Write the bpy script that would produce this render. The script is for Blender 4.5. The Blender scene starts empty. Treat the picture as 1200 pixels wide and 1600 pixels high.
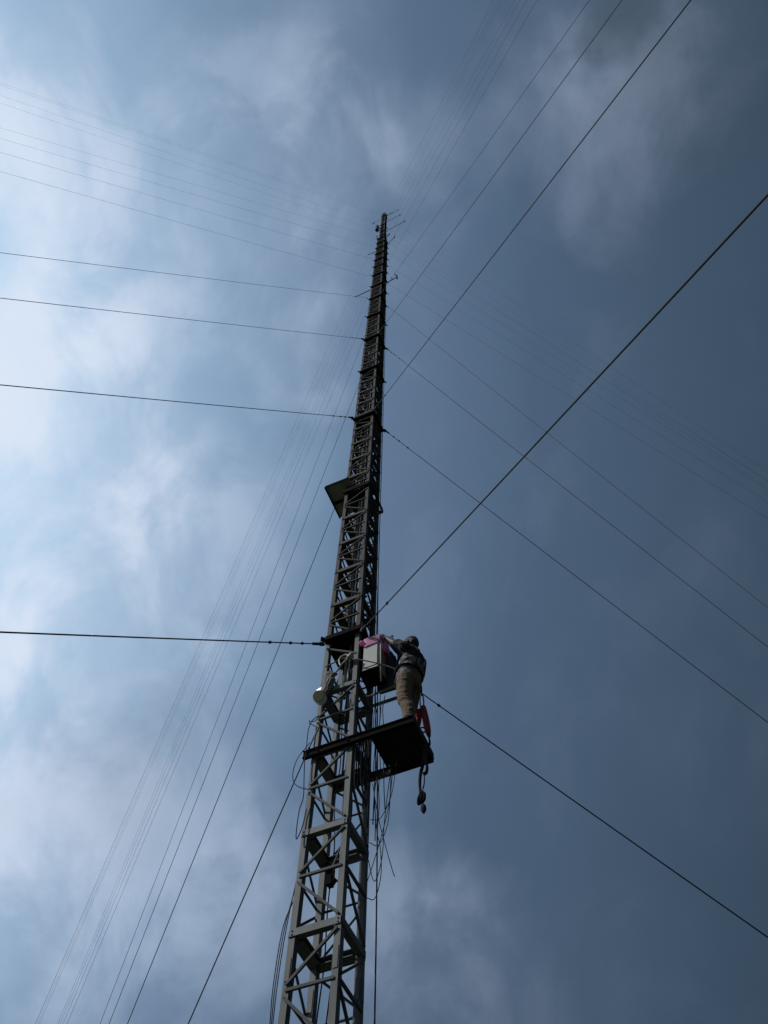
import bpy, bmesh, math, random
from mathutils import Vector, Matrix, noise as mnoise
random.seed(7)
SC = bpy.context.scene
COL = SC.collection
S = 0.87          # metres per survey unit
H0 = 1.6          # eye height in survey units

def V(a, b, z):
    """survey coordinates: a, b across the mast's square, z above the eye -> metres"""
    return Vector((a * S, b * S, (z + H0) * S))

# ------------------------------------------------------------------ camera
E1 = Vector((0.91376314, -0.40624737)); E2 = Vector((0.40624737, 0.91376314))
RW = [(0.99982653, -0.01862522, 0.0),
      (-0.01687475, -0.90585871, -0.42324371),
      (0.00788301, 0.42317029, -0.90601587)]
def to_mast(v):
    return Vector((v[0] * E1.x + v[1] * E1.y, v[0] * E2.x + v[1] * E2.y, v[2]))
cam = bpy.data.cameras.new('camera')
cam.sensor_fit = 'VERTICAL'; cam.sensor_height = 36.0; cam.sensor_width = 27.0
cam.lens = 1278.15 / 1600 * 36.0
cam.clip_start = 0.1; cam.clip_end = 6000
camo = bpy.data.objects.new('camera', cam); COL.objects.link(camo)
cols = [to_mast([RW[r][k] for r in range(3)]) for k in range(3)]
m = Matrix((cols[0], cols[1], cols[2])).transposed().to_4x4()
m.translation = Vector((3.25304 * S, -6.21437 * S, H0 * S))
camo.matrix_world = m
SC.camera = camo

def sky_dir(px, py):
    """direction of the sky seen at a place in the photograph (1200x1600)"""
    c = (px - 600, 800 - py, -1278.15)
    w = [sum(RW[r][k] * c[k] for k in range(3)) for r in range(3)]
    return to_mast(w).normalized()

# ------------------------------------------------------------------ sun and sky
GLOW = sky_dir(-1100, 600)     # thin cloud: the sky brightens towards the left
_az = math.radians(105); _el = math.radians(43)
SUN = to_mast((-math.sin(_az) * math.cos(_el), math.cos(_az) * math.cos(_el), math.sin(_el))).normalized()
SUN_EL = math.asin(SUN.z); SUN_AZ = math.atan2(SUN.x, SUN.y)
sun = bpy.data.lights.new('sun', 'SUN'); sun.energy = 2.3; sun.angle = math.radians(1.5)
sun.color = (1.0, 0.96, 0.90)
suno = bpy.data.objects.new('sun', sun); COL.objects.link(suno)
suno.rotation_euler = (-SUN).to_track_quat('-Z', 'Y').to_euler()
suno.location = (0, 0, 90)

W = bpy.data.worlds.new('World'); SC.world = W; W.use_nodes = True
nt = W.node_tree; nt.nodes.clear()
N = nt.nodes.new; L = nt.links.new
def val(x):
    n = N('ShaderNodeValue'); n.outputs[0].default_value = x; return n.outputs[0]
def math_(op, a, b=None, c=None, clamp=False):
    n = N('ShaderNodeMath'); n.operation = op; n.use_clamp = clamp
    for i, x in enumerate((a, b, c)):
        if x is None: continue
        if isinstance(x, (int, float)): n.inputs[i].default_value = x
        else: L(x, n.inputs[i])
    return n.outputs[0]
def vmath(op, a, b=None):
    n = N('ShaderNodeVectorMath'); n.operation = op
    for i, x in enumerate((a, b)):
        if x is None: continue
        if isinstance(x, (tuple, Vector)): n.inputs[i].default_value = tuple(x)
        else: L(x, n.inputs[i])
    return n
def smooth(x, lo, hi, a=0.0, b=1.0):
    n = N('ShaderNodeMapRange'); n.interpolation_type = 'SMOOTHSTEP'
    L(x, n.inputs[0]); n.inputs[1].default_value = lo; n.inputs[2].default_value = hi
    n.inputs[3].default_value = a; n.inputs[4].default_value = b
    return n.outputs[0]
def noise_(vec, scale, detail, rough, dist=0.0):
    n = N('ShaderNodeTexNoise'); n.inputs['Scale'].default_value = scale
    n.inputs['Detail'].default_value = detail; n.inputs['Roughness'].default_value = rough
    n.inputs['Distortion'].default_value = dist
    L(vec, n.inputs['Vector']); return n
def mixc(f, a, b):
    n = N('ShaderNodeMix'); n.data_type = 'RGBA'
    if isinstance(f, (int, float)): n.inputs[0].default_value = f
    else: L(f, n.inputs[0])
    for i, x in ((6, a), (7, b)):
        if isinstance(x, tuple): n.inputs[i].default_value = (*x, 1)
        else: L(x, n.inputs[i])
    return n.outputs[2]
tc = N('ShaderNodeTexCoord'); D0 = tc.outputs['Generated']
# clouds are drawn out along one direction of the wind
WIND = (sky_dir(640, 150) - sky_dir(540, 1300)).normalized()
along = vmath('DOT_PRODUCT', D0, WIND).outputs['Value']
wv = N('ShaderNodeVectorMath'); wv.operation = 'SCALE'; wv.inputs[0].default_value = tuple(WIND); L(along, wv.inputs['Scale'])
wv2 = N('ShaderNodeVectorMath'); wv2.operation = 'SCALE'; L(wv.outputs[0], wv2.inputs[0]); wv2.inputs['Scale'].default_value = -0.25
DS = vmath('ADD', D0, wv2.outputs[0]).outputs[0]
def warp(scale, detail, amount):
    w_ = noise_(DS, scale, detail, 0.55)
    o_ = vmath('SUBTRACT', w_.outputs['Color'], (0.5, 0.5, 0.5))
    q_ = N('ShaderNodeVectorMath'); q_.operation = 'SCALE'; L(o_.outputs[0], q_.inputs[0]); q_.inputs['Scale'].default_value = amount
    return q_.outputs[0]
DW = vmath('NORMALIZE', vmath('ADD', vmath('ADD', D0, warp(3.5, 2, 0.16)).outputs[0], warp(11.0, 6, 0.10)).outputs[0]).outputs[0]
fine = noise_(DS, 8.0, 7, 0.56, 0.35).outputs[0]
fine2 = noise_(DS, 24.0, 6, 0.55, 0.2).outputs[0]
# high veil that brightens towards the sun
toward = vmath('DOT_PRODUCT', D0, GLOW).outputs['Value']
towardw = math_('ADD', toward, math_('MULTIPLY', math_('SUBTRACT', fine, 0.5), 0.05))
rampn = N('ShaderNodeValToRGB'); L(towardw, rampn.inputs[0])
K = 10.0
def lin(r, g, b):
    f = lambda c: c / 12.92 if c <= 0.04045 else ((c + 0.055) / 1.055) ** 2.4
    return tuple(f(x / 255) for x in (r, g, b))
RAMP = [(0.0, (48, 64, 80)), (0.12, (54, 71, 89)), (0.27, (64, 83, 104)), (0.45, (76, 97, 121)), (0.60, (97, 120, 148)),
        (0.70, (122, 149, 178)), (0.80, (152, 182, 212)), (0.88, (186, 216, 242)), (1.0, (206, 227, 245))]
cr = rampn.color_ramp
while len(cr.elements) < len(RAMP): cr.elements.new(0.5)
for e, (p, c) in zip(cr.elements, RAMP):
    e.position = p; e.color = (*lin(*c), 1)
# cloud masses, each at its own direction: (x, y in the photo, radius in degrees, strength)
CLOUDS = [(72, 30, 2.6, 0.8), (78, 110, 3.0, 0.9), (85, 190, 4.0, 1.0), (110, 350, 5, 0.5), (95, 440, 5, 0.6), (170, 430, 6, 0.35), (25, 560, 6, 1.1), (60, 660, 8, 1.0), (180, 780, 8, 0.45),
          (40, 830, 9, 1.0), (170, 690, 6, 0.35), (150, 960, 12, 0.45), (60, 1010, 9, 0.55), (90, 1110, 6, 0.3), (220, 1090, 6, 0.25), (330, 840, 6, 0.2),
          (15, 1330, 6, 1.0), (60, 1400, 6, 0.8), (215, 1350, 5, 0.8), (320, 1325, 5, 1.0), (400, 1400, 5, 0.6), (130, 1420, 6, 0.7), (270, 1440, 6, 0.5),
          (620, 1420, 4, 0.5), (665, 1490, 4.5, 0.45), (720, 1560, 5, 0.35), (590, 1560, 6, 0.2),
          (490, 60, 5, 0.15), (520, 190, 3.5, 0.8), (500, 260, 4, 0.8), (560, 240, 3, 0.7), (470, 330, 4, 0.35), (490, 440, 4, 0.55), (490, 550, 4, 0.55), (360, 180, 4, 0.45), (330, 270, 4, 0.4), (350, 400, 5, 0.35), (250, 330, 5, 0.3),
          (1045, 80, 4.2, 1.0), (1050, 150, 4.2, 0.9), (975, 180, 3.4, 0.8), (930, 90, 3, 0.4), (960, 260, 4, 0.35), (980, 330, 3, 0.35), (900, 120, 4, 0.25), (620, 230, 4, 0.3), (780, 190, 4, 0.15), (680, 430, 3, 0.2),
          (1150, 870, 4, 0.08), (1130, 1180, 5, 0.12), (980, 1480, 4, 0.05)]
acc = None
for px, py, rad, w in CLOUDS:
    d = vmath('DOT_PRODUCT', DW, sky_dir(px, py)).outputs['Value']
    s_ = smooth(d, math.cos(math.radians(rad * 1.45)), math.cos(math.radians(rad * 0.25)), 0.0, w)
    acc = s_ if acc is None else math_('ADD', acc, s_)
acc = math_('MULTIPLY', math_('SUBTRACT', 1.0, math_('EXPONENT', math_('MULTIPLY', acc, -1.15))), 0.92)
tex = math_('ADD', smooth(fine, 0.37, 0.63, 0.26, 1.0), math_('MULTIPLY', math_('SUBTRACT', fine2, 0.5), 0.55))
dens = math_('MULTIPLY', acc, tex)
loose = math_('MULTIPLY', smooth(fine, 0.48, 0.68), 0.08)
dens = math_('MAXIMUM', math_('MINIMUM', math_('ADD', dens, loose), 0.95), 0.0)
# dark holes
HOLES = [(978, 24, 2.2, 0.62), (1195, 360, 9, 0.15), (1195, 60, 6, 0.35), (190, 1210, 6, 0.10), (330, 1230, 6, 0.08)]
hol = None
for px, py, rad, w in HOLES:
    d = vmath('DOT_PRODUCT', DW, sky_dir(px, py)).outputs['Value']
    s_ = smooth(d, math.cos(math.radians(rad * 1.3)), 1.0, 0.0, w)
    hol = s_ if hol is None else math_('ADD', hol, s_)
litn = N('ShaderNodeValToRGB'); L(toward, litn.inputs[0])
LIT = [(0.0, (92, 104, 118)), (0.15, (92, 107, 125)), (0.35, (112, 126, 147)), (0.55, (142, 160, 184)), (0.70, (172, 190, 215)), (0.84, (218, 230, 248)), (1.0, (232, 241, 252))]
cr = litn.color_ramp
while len(cr.elements) < len(LIT): cr.elements.new(0.5)
for e, (p, c) in zip(cr.elements, LIT):
    e.position = p; e.color = (*lin(*c), 1)
nish = N('ShaderNodeTexSky'); nish.sky_type = 'NISHITA'; nish.sun_disc = False
nish.sun_elevation = SUN_EL; nish.sun_rotation = SUN_AZ
nish.air_density = 1.0; nish.dust_density = 2.0; nish.ozone_density = 1.0
cloudcol = mixc(dens, rampn.outputs[0], litn.outputs[0])
dark = mixc(hol, cloudcol, (0.042, 0.068, 0.096))
scl = N('ShaderNodeVectorMath'); scl.operation = 'SCALE'; L(dark, scl.inputs[0]); scl.inputs['Scale'].default_value = K
# the clear sky above the veil shows through it a little
thru = mixc(0.03, scl.outputs[0], nish.outputs[0])
bg = N('ShaderNodeBackground'); bg.inputs['Strength'].default_value = 0.1
L(thru, bg.inputs['Color'])
wo = N('ShaderNodeOutputWorld'); L(bg.outputs[0], wo.inputs['Surface'])

SC.view_settings.view_transform = 'Standard'; SC.view_settings.look = 'None'
SC.view_settings.exposure = 0.0; SC.view_settings.gamma = 1.0; SC.view_settings.use_curve_mapping = False
SC.render.engine = 'CYCLES'
SC.render.resolution_x = 768; SC.render.resolution_y = 1024

# ------------------------------------------------------------------ materials
def mat(name, base, rough=0.6, metal=0.0, second=None, scale=8.0, lo=0.45, hi=0.65, third=None, scale3=30.0, bump=0.0, thin=0.0, stretch=None, coord='Object'):
    mt = bpy.data.materials.new(name); mt.use_nodes = True
    t = mt.node_tree; b = t.nodes['Principled BSDF']
    b.inputs['Base Color'].default_value = (*base, 1); b.inputs['Roughness'].default_value = rough
    b.inputs['Metallic'].default_value = metal
    co = t.nodes.new('ShaderNodeNewGeometry').outputs['Position'] if coord == 'World' else t.nodes.new('ShaderNodeTexCoord').outputs['Object']
    if stretch:
        mp = t.nodes.new('ShaderNodeMapping'); mp.inputs['Scale'].default_value = stretch
        t.links.new(co, mp.inputs[0]); co = mp.outputs[0]
    cur = None
    for sec, sc_, l_, h_ in ((second, scale, lo, hi), (third, scale3, 0.5, 0.75)):
        if sec is None: continue
        n = t.nodes.new('ShaderNodeTexNoise'); n.inputs['Scale'].default_value = sc_; n.inputs['Detail'].default_value = 5
        n.inputs['Roughness'].default_value = 0.6
        t.links.new(co, n.inputs['Vector'])
        r = t.nodes.new('ShaderNodeMapRange'); r.inputs[1].default_value = l_; r.inputs[2].default_value = h_
        t.links.new(n.outputs[0], r.inputs[0])
        mx = t.nodes.new('ShaderNodeMix'); mx.data_type = 'RGBA'
        t.links.new(r.outputs[0], mx.inputs[0])
        if cur is None: mx.inputs[6].default_value = (*base, 1)
        else: t.links.new(cur, mx.inputs[6])
        mx.inputs[7].default_value = (*sec, 1)
        cur = mx.outputs[2]
    if cur: t.links.new(cur, b.inputs['Base Color'])
    if bump:
        n = t.nodes.new('ShaderNodeTexNoise'); n.inputs['Scale'].default_value = scale * 4; n.inputs['Detail'].default_value = 4
        t.links.new(co, n.inputs['Vector'])
        bp = t.nodes.new('ShaderNodeBump'); bp.inputs['Strength'].default_value = bump; bp.inputs['Distance'].default_value = 0.01
        t.links.new(n.outputs[0], bp.inputs['Height']); t.links.new(bp.outputs[0], b.inputs['Normal'])
    if thin:
        tr = t.nodes.new('ShaderNodeBsdfTranslucent'); tr.inputs['Color'].default_value = (*base, 1)
        if cur: t.links.new(cur, tr.inputs['Color'])
        ms = t.nodes.new('ShaderNodeMixShader'); ms.inputs[0].default_value = thin
        t.links.new(b.outputs[0], ms.inputs[1]); t.links.new(tr.outputs[0], ms.inputs[2])
        t.links.new(ms.outputs[0], t.nodes['Material Output'].inputs['Surface'])
    return mt
M = {}
M['steel'] = mat('galvanised_steel', (0.108, 0.119, 0.123), 0.65, 0.0, (0.072, 0.080, 0.083), 3.0, 0.4, 0.62, (0.06, 0.043, 0.032), 9.0, bump=0.15, stretch=(1, 1, 0.35), coord='World')
M['oldsteel'] = mat('brown_primed_steel', (0.06, 0.056, 0.05), 0.8, 0.0, (0.04, 0.037, 0.033), 3.0, 0.4, 0.7, (0.04, 0.03, 0.022), 9.0, bump=0.15, stretch=(1, 1, 0.35), coord='World')
M['brace'] = mat('weathered_brace_steel', (0.075, 0.08, 0.08), 0.8, 0.0, (0.045, 0.046, 0.046), 4.0, 0.4, 0.7, (0.08, 0.055, 0.04), 14.0, coord='World')
M['oldbrace'] = mat('brown_brace_steel', (0.04, 0.036, 0.031), 0.85, 0.0, (0.024, 0.021, 0.018), 4.0, 0.4, 0.7, (0.025, 0.018, 0.013), 14.0, coord='World')
M['plate'] = mat('dark_painted_plate', (0.008, 0.008, 0.009), 0.95, 0.0, (0.016, 0.013, 0.011), 5.0, bump=0.1, coord='World')
M['plate'].node_tree.nodes['Principled BSDF'].inputs['Specular IOR Level'].default_value = 0.06
M['deck'] = mat('tarred_board', (0.010, 0.010, 0.011), 0.9, 0.0, (0.018, 0.016, 0.014), 9.0, bump=0.2, coord='World')
M['wire'] = mat('guy_wire_steel', (0.022, 0.023, 0.027), 0.85, 0.0, (0.03, 0.03, 0.033), 40.0)
M['cable'] = mat('black_cable', (0.012, 0.012, 0.013), 0.9, 0.0, (0.02, 0.019, 0.018), 20.0)
M['coax'] = mat('pale_feeder_pipe', (0.26, 0.26, 0.25), 0.6, 0.0, (0.18, 0.18, 0.17), 6.0)
M['cabinet'] = mat('cabinet_grey_paint', (0.42, 0.44, 0.40), 0.55, 0.0, (0.37, 0.385, 0.35), 5.0, bump=0.05)
M['pink'] = mat('pink_plastic_film', (0.95, 0.42, 0.70), 0.5, 0.0, (0.95, 0.52, 0.77), 25.0, bump=0.4, thin=0.55)
M['clearbag'] = mat('pale_plastic_film', (0.30, 0.29, 0.33), 0.5, 0.0, (0.20, 0.195, 0.23), 25.0, bump=0.5, thin=0.4)
M['dish'] = mat('cream_radome', (0.46, 0.36, 0.23), 0.5, 0.0, (0.39, 0.30, 0.19), 8.0)
M['dishrim'] = mat('white_dish_shroud', (0.85, 0.84, 0.80), 0.4, 0.0, (0.74, 0.72, 0.68), 10.0)
M['panel'] = mat('weathered_plywood', (0.34, 0.33, 0.29), 0.75, 0.0, (0.25, 0.245, 0.215), 6.0, bump=0.15)
M['black'] = mat('black_rubberised', (0.014, 0.014, 0.016), 0.6, 0.0, (0.025, 0.025, 0.028), 10.0, bump=0.1)
M['rope'] = mat('grey_rope', (0.24, 0.225, 0.20), 0.9, 0.0, (0.13, 0.12, 0.105), 60.0, bump=0.5)
M['hook'] = mat('alloy_hook', (0.42, 0.40, 0.34), 0.5, 0.0, (0.30, 0.28, 0.23), 30.0)
M['red'] = mat('red_webbing', (0.26, 0.016, 0.011), 0.75, 0.0, (0.22, 0.014, 0.012), 40.0, bump=0.3)
M['strap'] = mat('dark_webbing', (0.011, 0.011, 0.012), 0.9, 0.0, (0.02, 0.018, 0.017), 40.0)
M['skin'] = mat('dark_skin', (0.032, 0.018, 0.013), 0.6, 0.0, (0.026, 0.015, 0.011), 20.0)
M['hair'] = mat('black_hair', (0.008, 0.007, 0.007), 0.55, 0.0, (0.014, 0.012, 0.011), 120.0, bump=0.6)
M['trousers'] = mat('khaki_twill', (0.14, 0.096, 0.06), 0.9, 0.0, (0.10, 0.068, 0.042), 14.0, bump=0.3)
M['shoe'] = mat('brown_shoe', (0.06, 0.03, 0.02), 0.6, 0.0, (0.04, 0.02, 0.015), 20.0)
M['eye'] = mat('eye_white', (0.7, 0.68, 0.64), 0.3, 0.0, (0.66, 0.63, 0.6), 30.0)
M['ground'] = mat('grass_and_earth', (0.026, 0.038, 0.014), 0.95, 0.0, (0.045, 0.036, 0.022), 0.35, 0.45, 0.65, (0.02, 0.032, 0.010), 2.5, bump=0.5, coord='World')
def shirt_mat():
    mt = mat('patterned_shirt', (0.25, 0.225, 0.225), 0.9, 0.0, (0.04, 0.04, 0.055), 17.0, 0.44, 0.52, (0.30, 0.27, 0.27), 34.0, bump=0.25)
    return mt
M['shirt'] = shirt_mat()
M['shirt_shade'] = mat('shirt_painted_shade', (0.014, 0.015, 0.02), 0.9, 0.0, (0.009, 0.009, 0.012), 12.0, bump=0.25)  # upper shirt and sleeves near black: their shade is put into the colour

# ------------------------------------------------------------------ mesh helpers
def box(bm, lo, hi):
    vs = [bm.verts.new((x, y, z)) for x in (lo[0], hi[0]) for y in (lo[1], hi[1]) for z in (lo[2], hi[2])]
    for f in ((0, 1, 3, 2), (4, 6, 7, 5), (0, 4, 5, 1), (2, 3, 7, 6), (0, 2, 6, 4), (1, 5, 7, 3)):
        bm.faces.new([vs[i] for i in f])
def bar(bm, p, q, w, h, up=Vector((0, 0, 1))):
    """rectangular bar from p to q; w across, h along the up side"""
    p = Vector(p); q = Vector(q); d = (q - p).normalized()
    s = d.cross(up)
    if s.length < 1e-4: s = d.cross(Vector((1, 0, 0)))
    s.normalize(); u = s.cross(d).normalized()
    vs = []
    for c in (p, q):
        for a, b in ((-1, -1), (1, -1), (1, 1), (-1, 1)):
            vs.append(bm.verts.new(c + s * (a * w / 2) + u * (b * h / 2)))
    for f in ((0, 3, 2, 1), (4, 5, 6, 7), (0, 1, 5, 4), (1, 2, 6, 5), (2, 3, 7, 6), (3, 0, 4, 7)):
        bm.faces.new([vs[i] for i in f])
def angle_bar(bm, p, q, leg, t, out):
    """L-section from p to q: one flange in the face, one turned along -out"""
    p = Vector(p); q = Vector(q); d = (q - p).normalized(); out = Vector(out)
    out = (out - d * out.dot(d)).normalized(); u = out.cross(d).normalized()
    if u.z < 0: u = -u
    def slab(c0, a, b, ha, hb):
        vs = []
        for c in (p + c0, q + c0):
            for x, y in ((-1, -1), (1, -1), (1, 1), (-1, 1)):
                vs.append(bm.verts.new(c + a * (x * ha) + b * (y * hb)))
        for f in ((0, 3, 2, 1), (4, 5, 6, 7), (0, 1, 5, 4), (1, 2, 6, 5), (2, 3, 7, 6), (3, 0, 4, 7)):
            bm.faces.new([vs[i] for i in f])
    slab(Vector(), out, u, t / 2, leg / 2)
    slab(-out * (leg / 2 + t * 0.0) - u * (leg / 2 - t / 2 - 0.0006), out, u, leg / 2 - t * 0.5 - 0.0005, t / 2 - 0.0003)
def catmull(pts, n=6):
    pts = [Vector(p) for p in pts]
    if len(pts) < 3: return pts
    P = [pts[0] * 2 - pts[1]] + pts + [pts[-1] * 2 - pts[-2]]
    out = []
    for i in range(1, len(P) - 2):
        for k in range(n):
            t = k / n
            a, b, c, d = P[i - 1], P[i], P[i + 1], P[i + 2]
            out.append(0.5 * ((2 * b) + (c - a) * t + (2 * a - 5 * b + 4 * c - d) * t * t + (3 * b - a - 3 * c + d) * t ** 3))
    out.append(P[-2]); return out
def tube(bm, pts, r, n=6, caps=True, flat=1.0, rs=None):
    pts = [Vector(p) for p in pts]
    t0 = (pts[1] - pts[0]).normalized()
    ref = Vector((0, 0, 1)) if abs(t0.z) < 0.9 else Vector((1, 0, 0))
    s = t0.cross(ref).normalized(); rings = []
    for i, p in enumerate(pts):
        t = (pts[min(i + 1, len(pts) - 1)] - pts[max(i - 1, 0)]).normalized()
        s = (s - t * s.dot(t)).normalized(); u = t.cross(s)
        rr = rs[i] if rs else r
        rings.append([bm.verts.new(p + s * (rr * math.cos(6.28318 * k / n)) + u * (rr * flat * math.sin(6.28318 * k / n))) for k in range(n)])
    for a, b in zip(rings, rings[1:]):
        for k in range(n):
            bm.faces.new((a[k], a[(k + 1) % n], b[(k + 1) % n], b[k]))
    if caps:
        bm.faces.new(list(reversed(rings[0]))); bm.faces.new(rings[-1])
def cyl(bm, p, q, r, n=20, r2=None):
    tube(bm, [p, q], r, n, rs=[r, r if r2 is None else r2])
def obj(name, bm, m_, parent=None, smooth_=False, origin=None, bevel=0.0):
    me = bpy.data.meshes.new(name)
    bmesh.ops.recalc_face_normals(bm, faces=bm.faces)
    if bevel:
        bmesh.ops.bevel(bm, geom=list(bm.edges), offset=bevel, segments=2, affect='EDGES', clamp_overlap=True)
    if origin is not None: bmesh.ops.translate(bm, verts=bm.verts, vec=-Vector(origin))
    if smooth_:
        for f in bm.faces: f.smooth = True
    bm.to_mesh(me); bm.free()
    me.materials.append(m_)
    o = bpy.data.objects.new(name, me); COL.objects.link(o)
    if origin is not None: o.location = Vector(origin)
    if parent:
        o.parent = parent
        if origin is not None: o.location = Vector(origin) - parent.location
        else: o.location = -parent.location
    return o
def tag(o, label, cat, group=None, kind=None):
    o['label'] = label; o['category'] = cat
    if group: o['group'] = group
    if kind: o['kind'] = kind
    return o
def thing(name, loc, label, cat, group=None):
    o = bpy.data.objects.new(name, None); COL.objects.link(o); o.location = loc
    o.empty_display_size = 0.2
    return tag(o, label, cat, group)
def B(): return bmesh.new()

# ------------------------------------------------------------------ ground
bm = B()
R_ = 3000.0; rings = [0.0, 20, 60, 200, 700, R_]
prev = None; nseg = 48
for r in rings:
    if r == 0: cur = [bm.verts.new((0, 0, 0))]
    else:
        cur = [bm.verts.new((r * math.cos(6.28318 * k / nseg), r * math.sin(6.28318 * k / nseg), 0)) for k in range(nseg)]
    if prev:
        for k in range(nseg):
            a, b = cur[k], cur[(k + 1) % nseg]
            if len(prev) == 1: bm.faces.new((prev[0], a, b))
            else: bm.faces.new((prev[k], a, b, prev[(k + 1) % nseg]))
    prev = cur
g = obj('ground', bm, M['ground']); g['kind'] = 'structure'

# ------------------------------------------------------------------ the mast
HS = 0.238                       # half side of the square, survey units
LW, LD = 0.066, 0.080            # leg box
mast = thing('lattice_mast', V(0, 0, -H0), 'tall slender four-legged grey steel lattice mast held up by fans of guy wires', 'mast')
def mast_part(name, bm, m_, smooth_=False, bevel=0.0):
    return obj(name, bm, m_, mast, smooth_, None, bevel)
CORN = {'L': (-1, -1), 'F': (1, -1), 'R': (1, 1), 'B': (-1, 1)}
def leg_lo(k, hs):
    sx, sy = CORN[k]
    return (hs * sx - LW, hs * sy)
ZT0, ZT1 = 60.0, 78.6
for k in 'LFRB':
    for hs, z0, z1, ms in ((HS, -H0, 10.15, 'steel'), (HS, 10.15, ZT0 + 0.05, 'oldsteel'), (0.150, ZT0 - 0.2, ZT1, 'oldsteel')):
        bm = B(); x0, y0 = leg_lo(k, hs)
        if hs < 0.2: w_, d_ = 0.05, 0.05
        else: w_, d_ = LW, LD
        box(bm, V(x0 + (LW - w_), y0, z0), V(x0 + LW, y0 + d_, z1))
        if hs > 0.2:
            z = z0 + 2.8
            while z < min(z1 - 0.4, 30):
                box(bm, V(x0 + 0.010, y0 - 0.006, z), V(x0 + LW - 0.010, y0 + 0.001, z + 0.22))
                box(bm, V(x0 + LW - 0.001, y0 + 0.01, z), V(x0 + LW + 0.006, y0 + LD - 0.01, z + 0.22))
                z += 3.63
        mast_part('leg', bm, M[ms])
ZB = [-1.3, 0.5, 1.7, 2.9, 4.10, 5.31, 6.52, 7.77, 8.95, 10.10, 11.19, 12.27, 13.33, 14.40, 15.55, 16.45]
while ZB[-1] < 58.6: ZB.append(ZB[-1] + 1.055)
FACES = {'LF': ('L', 'F', Vector((0, -1, 0))), 'FR': ('F', 'R', Vector((1, 0, 0))), 'RB': ('R', 'B', Vector((0, 1, 0))), 'BL': ('B', 'L', Vector((-1, 0, 0)))}
def face_pt(fc, which, z, hs=HS, pro=0.004):
    """point on a face at its first or second leg"""
    a, b, n = FACES[fc]
    k = a if which == 0 else b
    sx, sy = CORN[k]
    x, y = hs * sx - LW / 2, hs * sy + LD / 2
    if fc == 'LF': y = -hs - pro
    elif fc == 'FR': x = hs + pro
    elif fc == 'RB': y = hs + LD + pro
    else: x = -hs - LW - pro
    return V(x, y, z)
stuff = {'ring_bar': B(), 'mid_strut': B(), 'diagonal_brace': B()}
count = {'ring_bar': 0, 'mid_strut': 0, 'diagonal_brace': 0}
def member(kind, visible, build, m_):
    if visible and count[kind] < (96 if kind == 'diagonal_brace' else 100):
        bm = B(); build(bm); mast_part(kind, bm, m_); count[kind] += 1
    else: build(stuff[kind])
def bolts(bm, p, n, r=0.009):
    cyl(bm, p - n * 0.002, p + n * 0.006, r * 0.8, 8)
PLATES = [10.17, 15.64, 20.35, 24.95, 29.25, 33.2, 37.0, 40.2, 43.5, 46.4, 48.9, 51.5, 54.1, 56.7, 59.2, 61.6, 63.9, 68.6, 76.2]
for i, z in enumerate(ZB):
    near = min(abs(z - q) for q in PLATES) < 0.3
    vis = z > 3.5
    for fc, (a, b, n) in FACES.items():
        p0, p1 = face_pt(fc, 0, z, pro=0.006), face_pt(fc, 1, z, pro=0.006)
        d = (p1 - p0).normalized()
        def ring(bm, p0=p0, p1=p1, d=d, n=n):
            # channel: web on the face, two flanges turned inwards between the legs
            bar(bm, p0 - d * 0.03 * S, p1 + d * 0.03 * S, 0.011 * S, 0.078 * S)
            dp = 0.058 if n.y < -0.5 or n.x > 0.5 else 0.11
            q0, q1 = p0 + d * 0.045 * S - n * (dp / 2 + 0.007) * S, p1 - d * 0.045 * S - n * (dp / 2 + 0.007) * S
            for s_ in (-1, 1):
                bar(bm, q0 + Vector((0, 0, s_ * 0.034 * S)), q1 + Vector((0, 0, s_ * 0.034 * S)), dp * S, 0.008 * S)
            for p in (p0, p1):
                bolts(bm, p + n * 0.006 + Vector((0, 0, 0.016)), n); bolts(bm, p + n * 0.006 - Vector((0, 0, 0.016)), n)
        if not near: member('ring_bar', vis, ring, M['steel'] if z < 10 else M['oldsteel'])
        if i + 1 >= len(ZB): continue
        z1 = ZB[i + 1]
        zm = z + (z1 - z) * 0.53
        m0, m1 = face_pt(fc, 0, zm), face_pt(fc, 1, zm)
        wst = 0.028 * S if z < 30 else 0.038 * S
        open_bay = fc == 'LF' and abs(z - 8.95) < 0.01
        # zigzag: second leg at the upper ring -> first leg at mid height -> second leg at the lower ring
        u1 = face_pt(fc, 1, z1 - 0.075, pro=0.013); l1 = face_pt(fc, 1, z + 0.075, pro=0.013)
        c0 = face_pt(fc, 0, zm + 0.05, pro=0.013); c1 = face_pt(fc, 0, zm - 0.07, pro=0.013)
        if open_bay:
            m0, m1 = face_pt(fc, 0, 9.98), face_pt(fc, 1, 9.62)
        member('mid_strut', vis, lambda bm, m0=m0, m1=m1, n=n, wst=wst: angle_bar(bm, m0 + n * 0.004, m1 + n * 0.004, wst, 0.006, n), M['brace'] if z < 10 else M['oldbrace'])
        for q0, q1 in ((u1, c0), (l1, c1)):
            if open_bay: continue
            def dg(bm, q0=q0, q1=q1, n=n):
                angle_bar(bm, q0, q1, 0.026 * S, 0.006, n)
                bolts(bm, q0, n, 0.007); bolts(bm, q1, n, 0.007)
            member('diagonal_brace', vis, dg, M['brace'] if z < 10 else M['oldbrace'])
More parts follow.
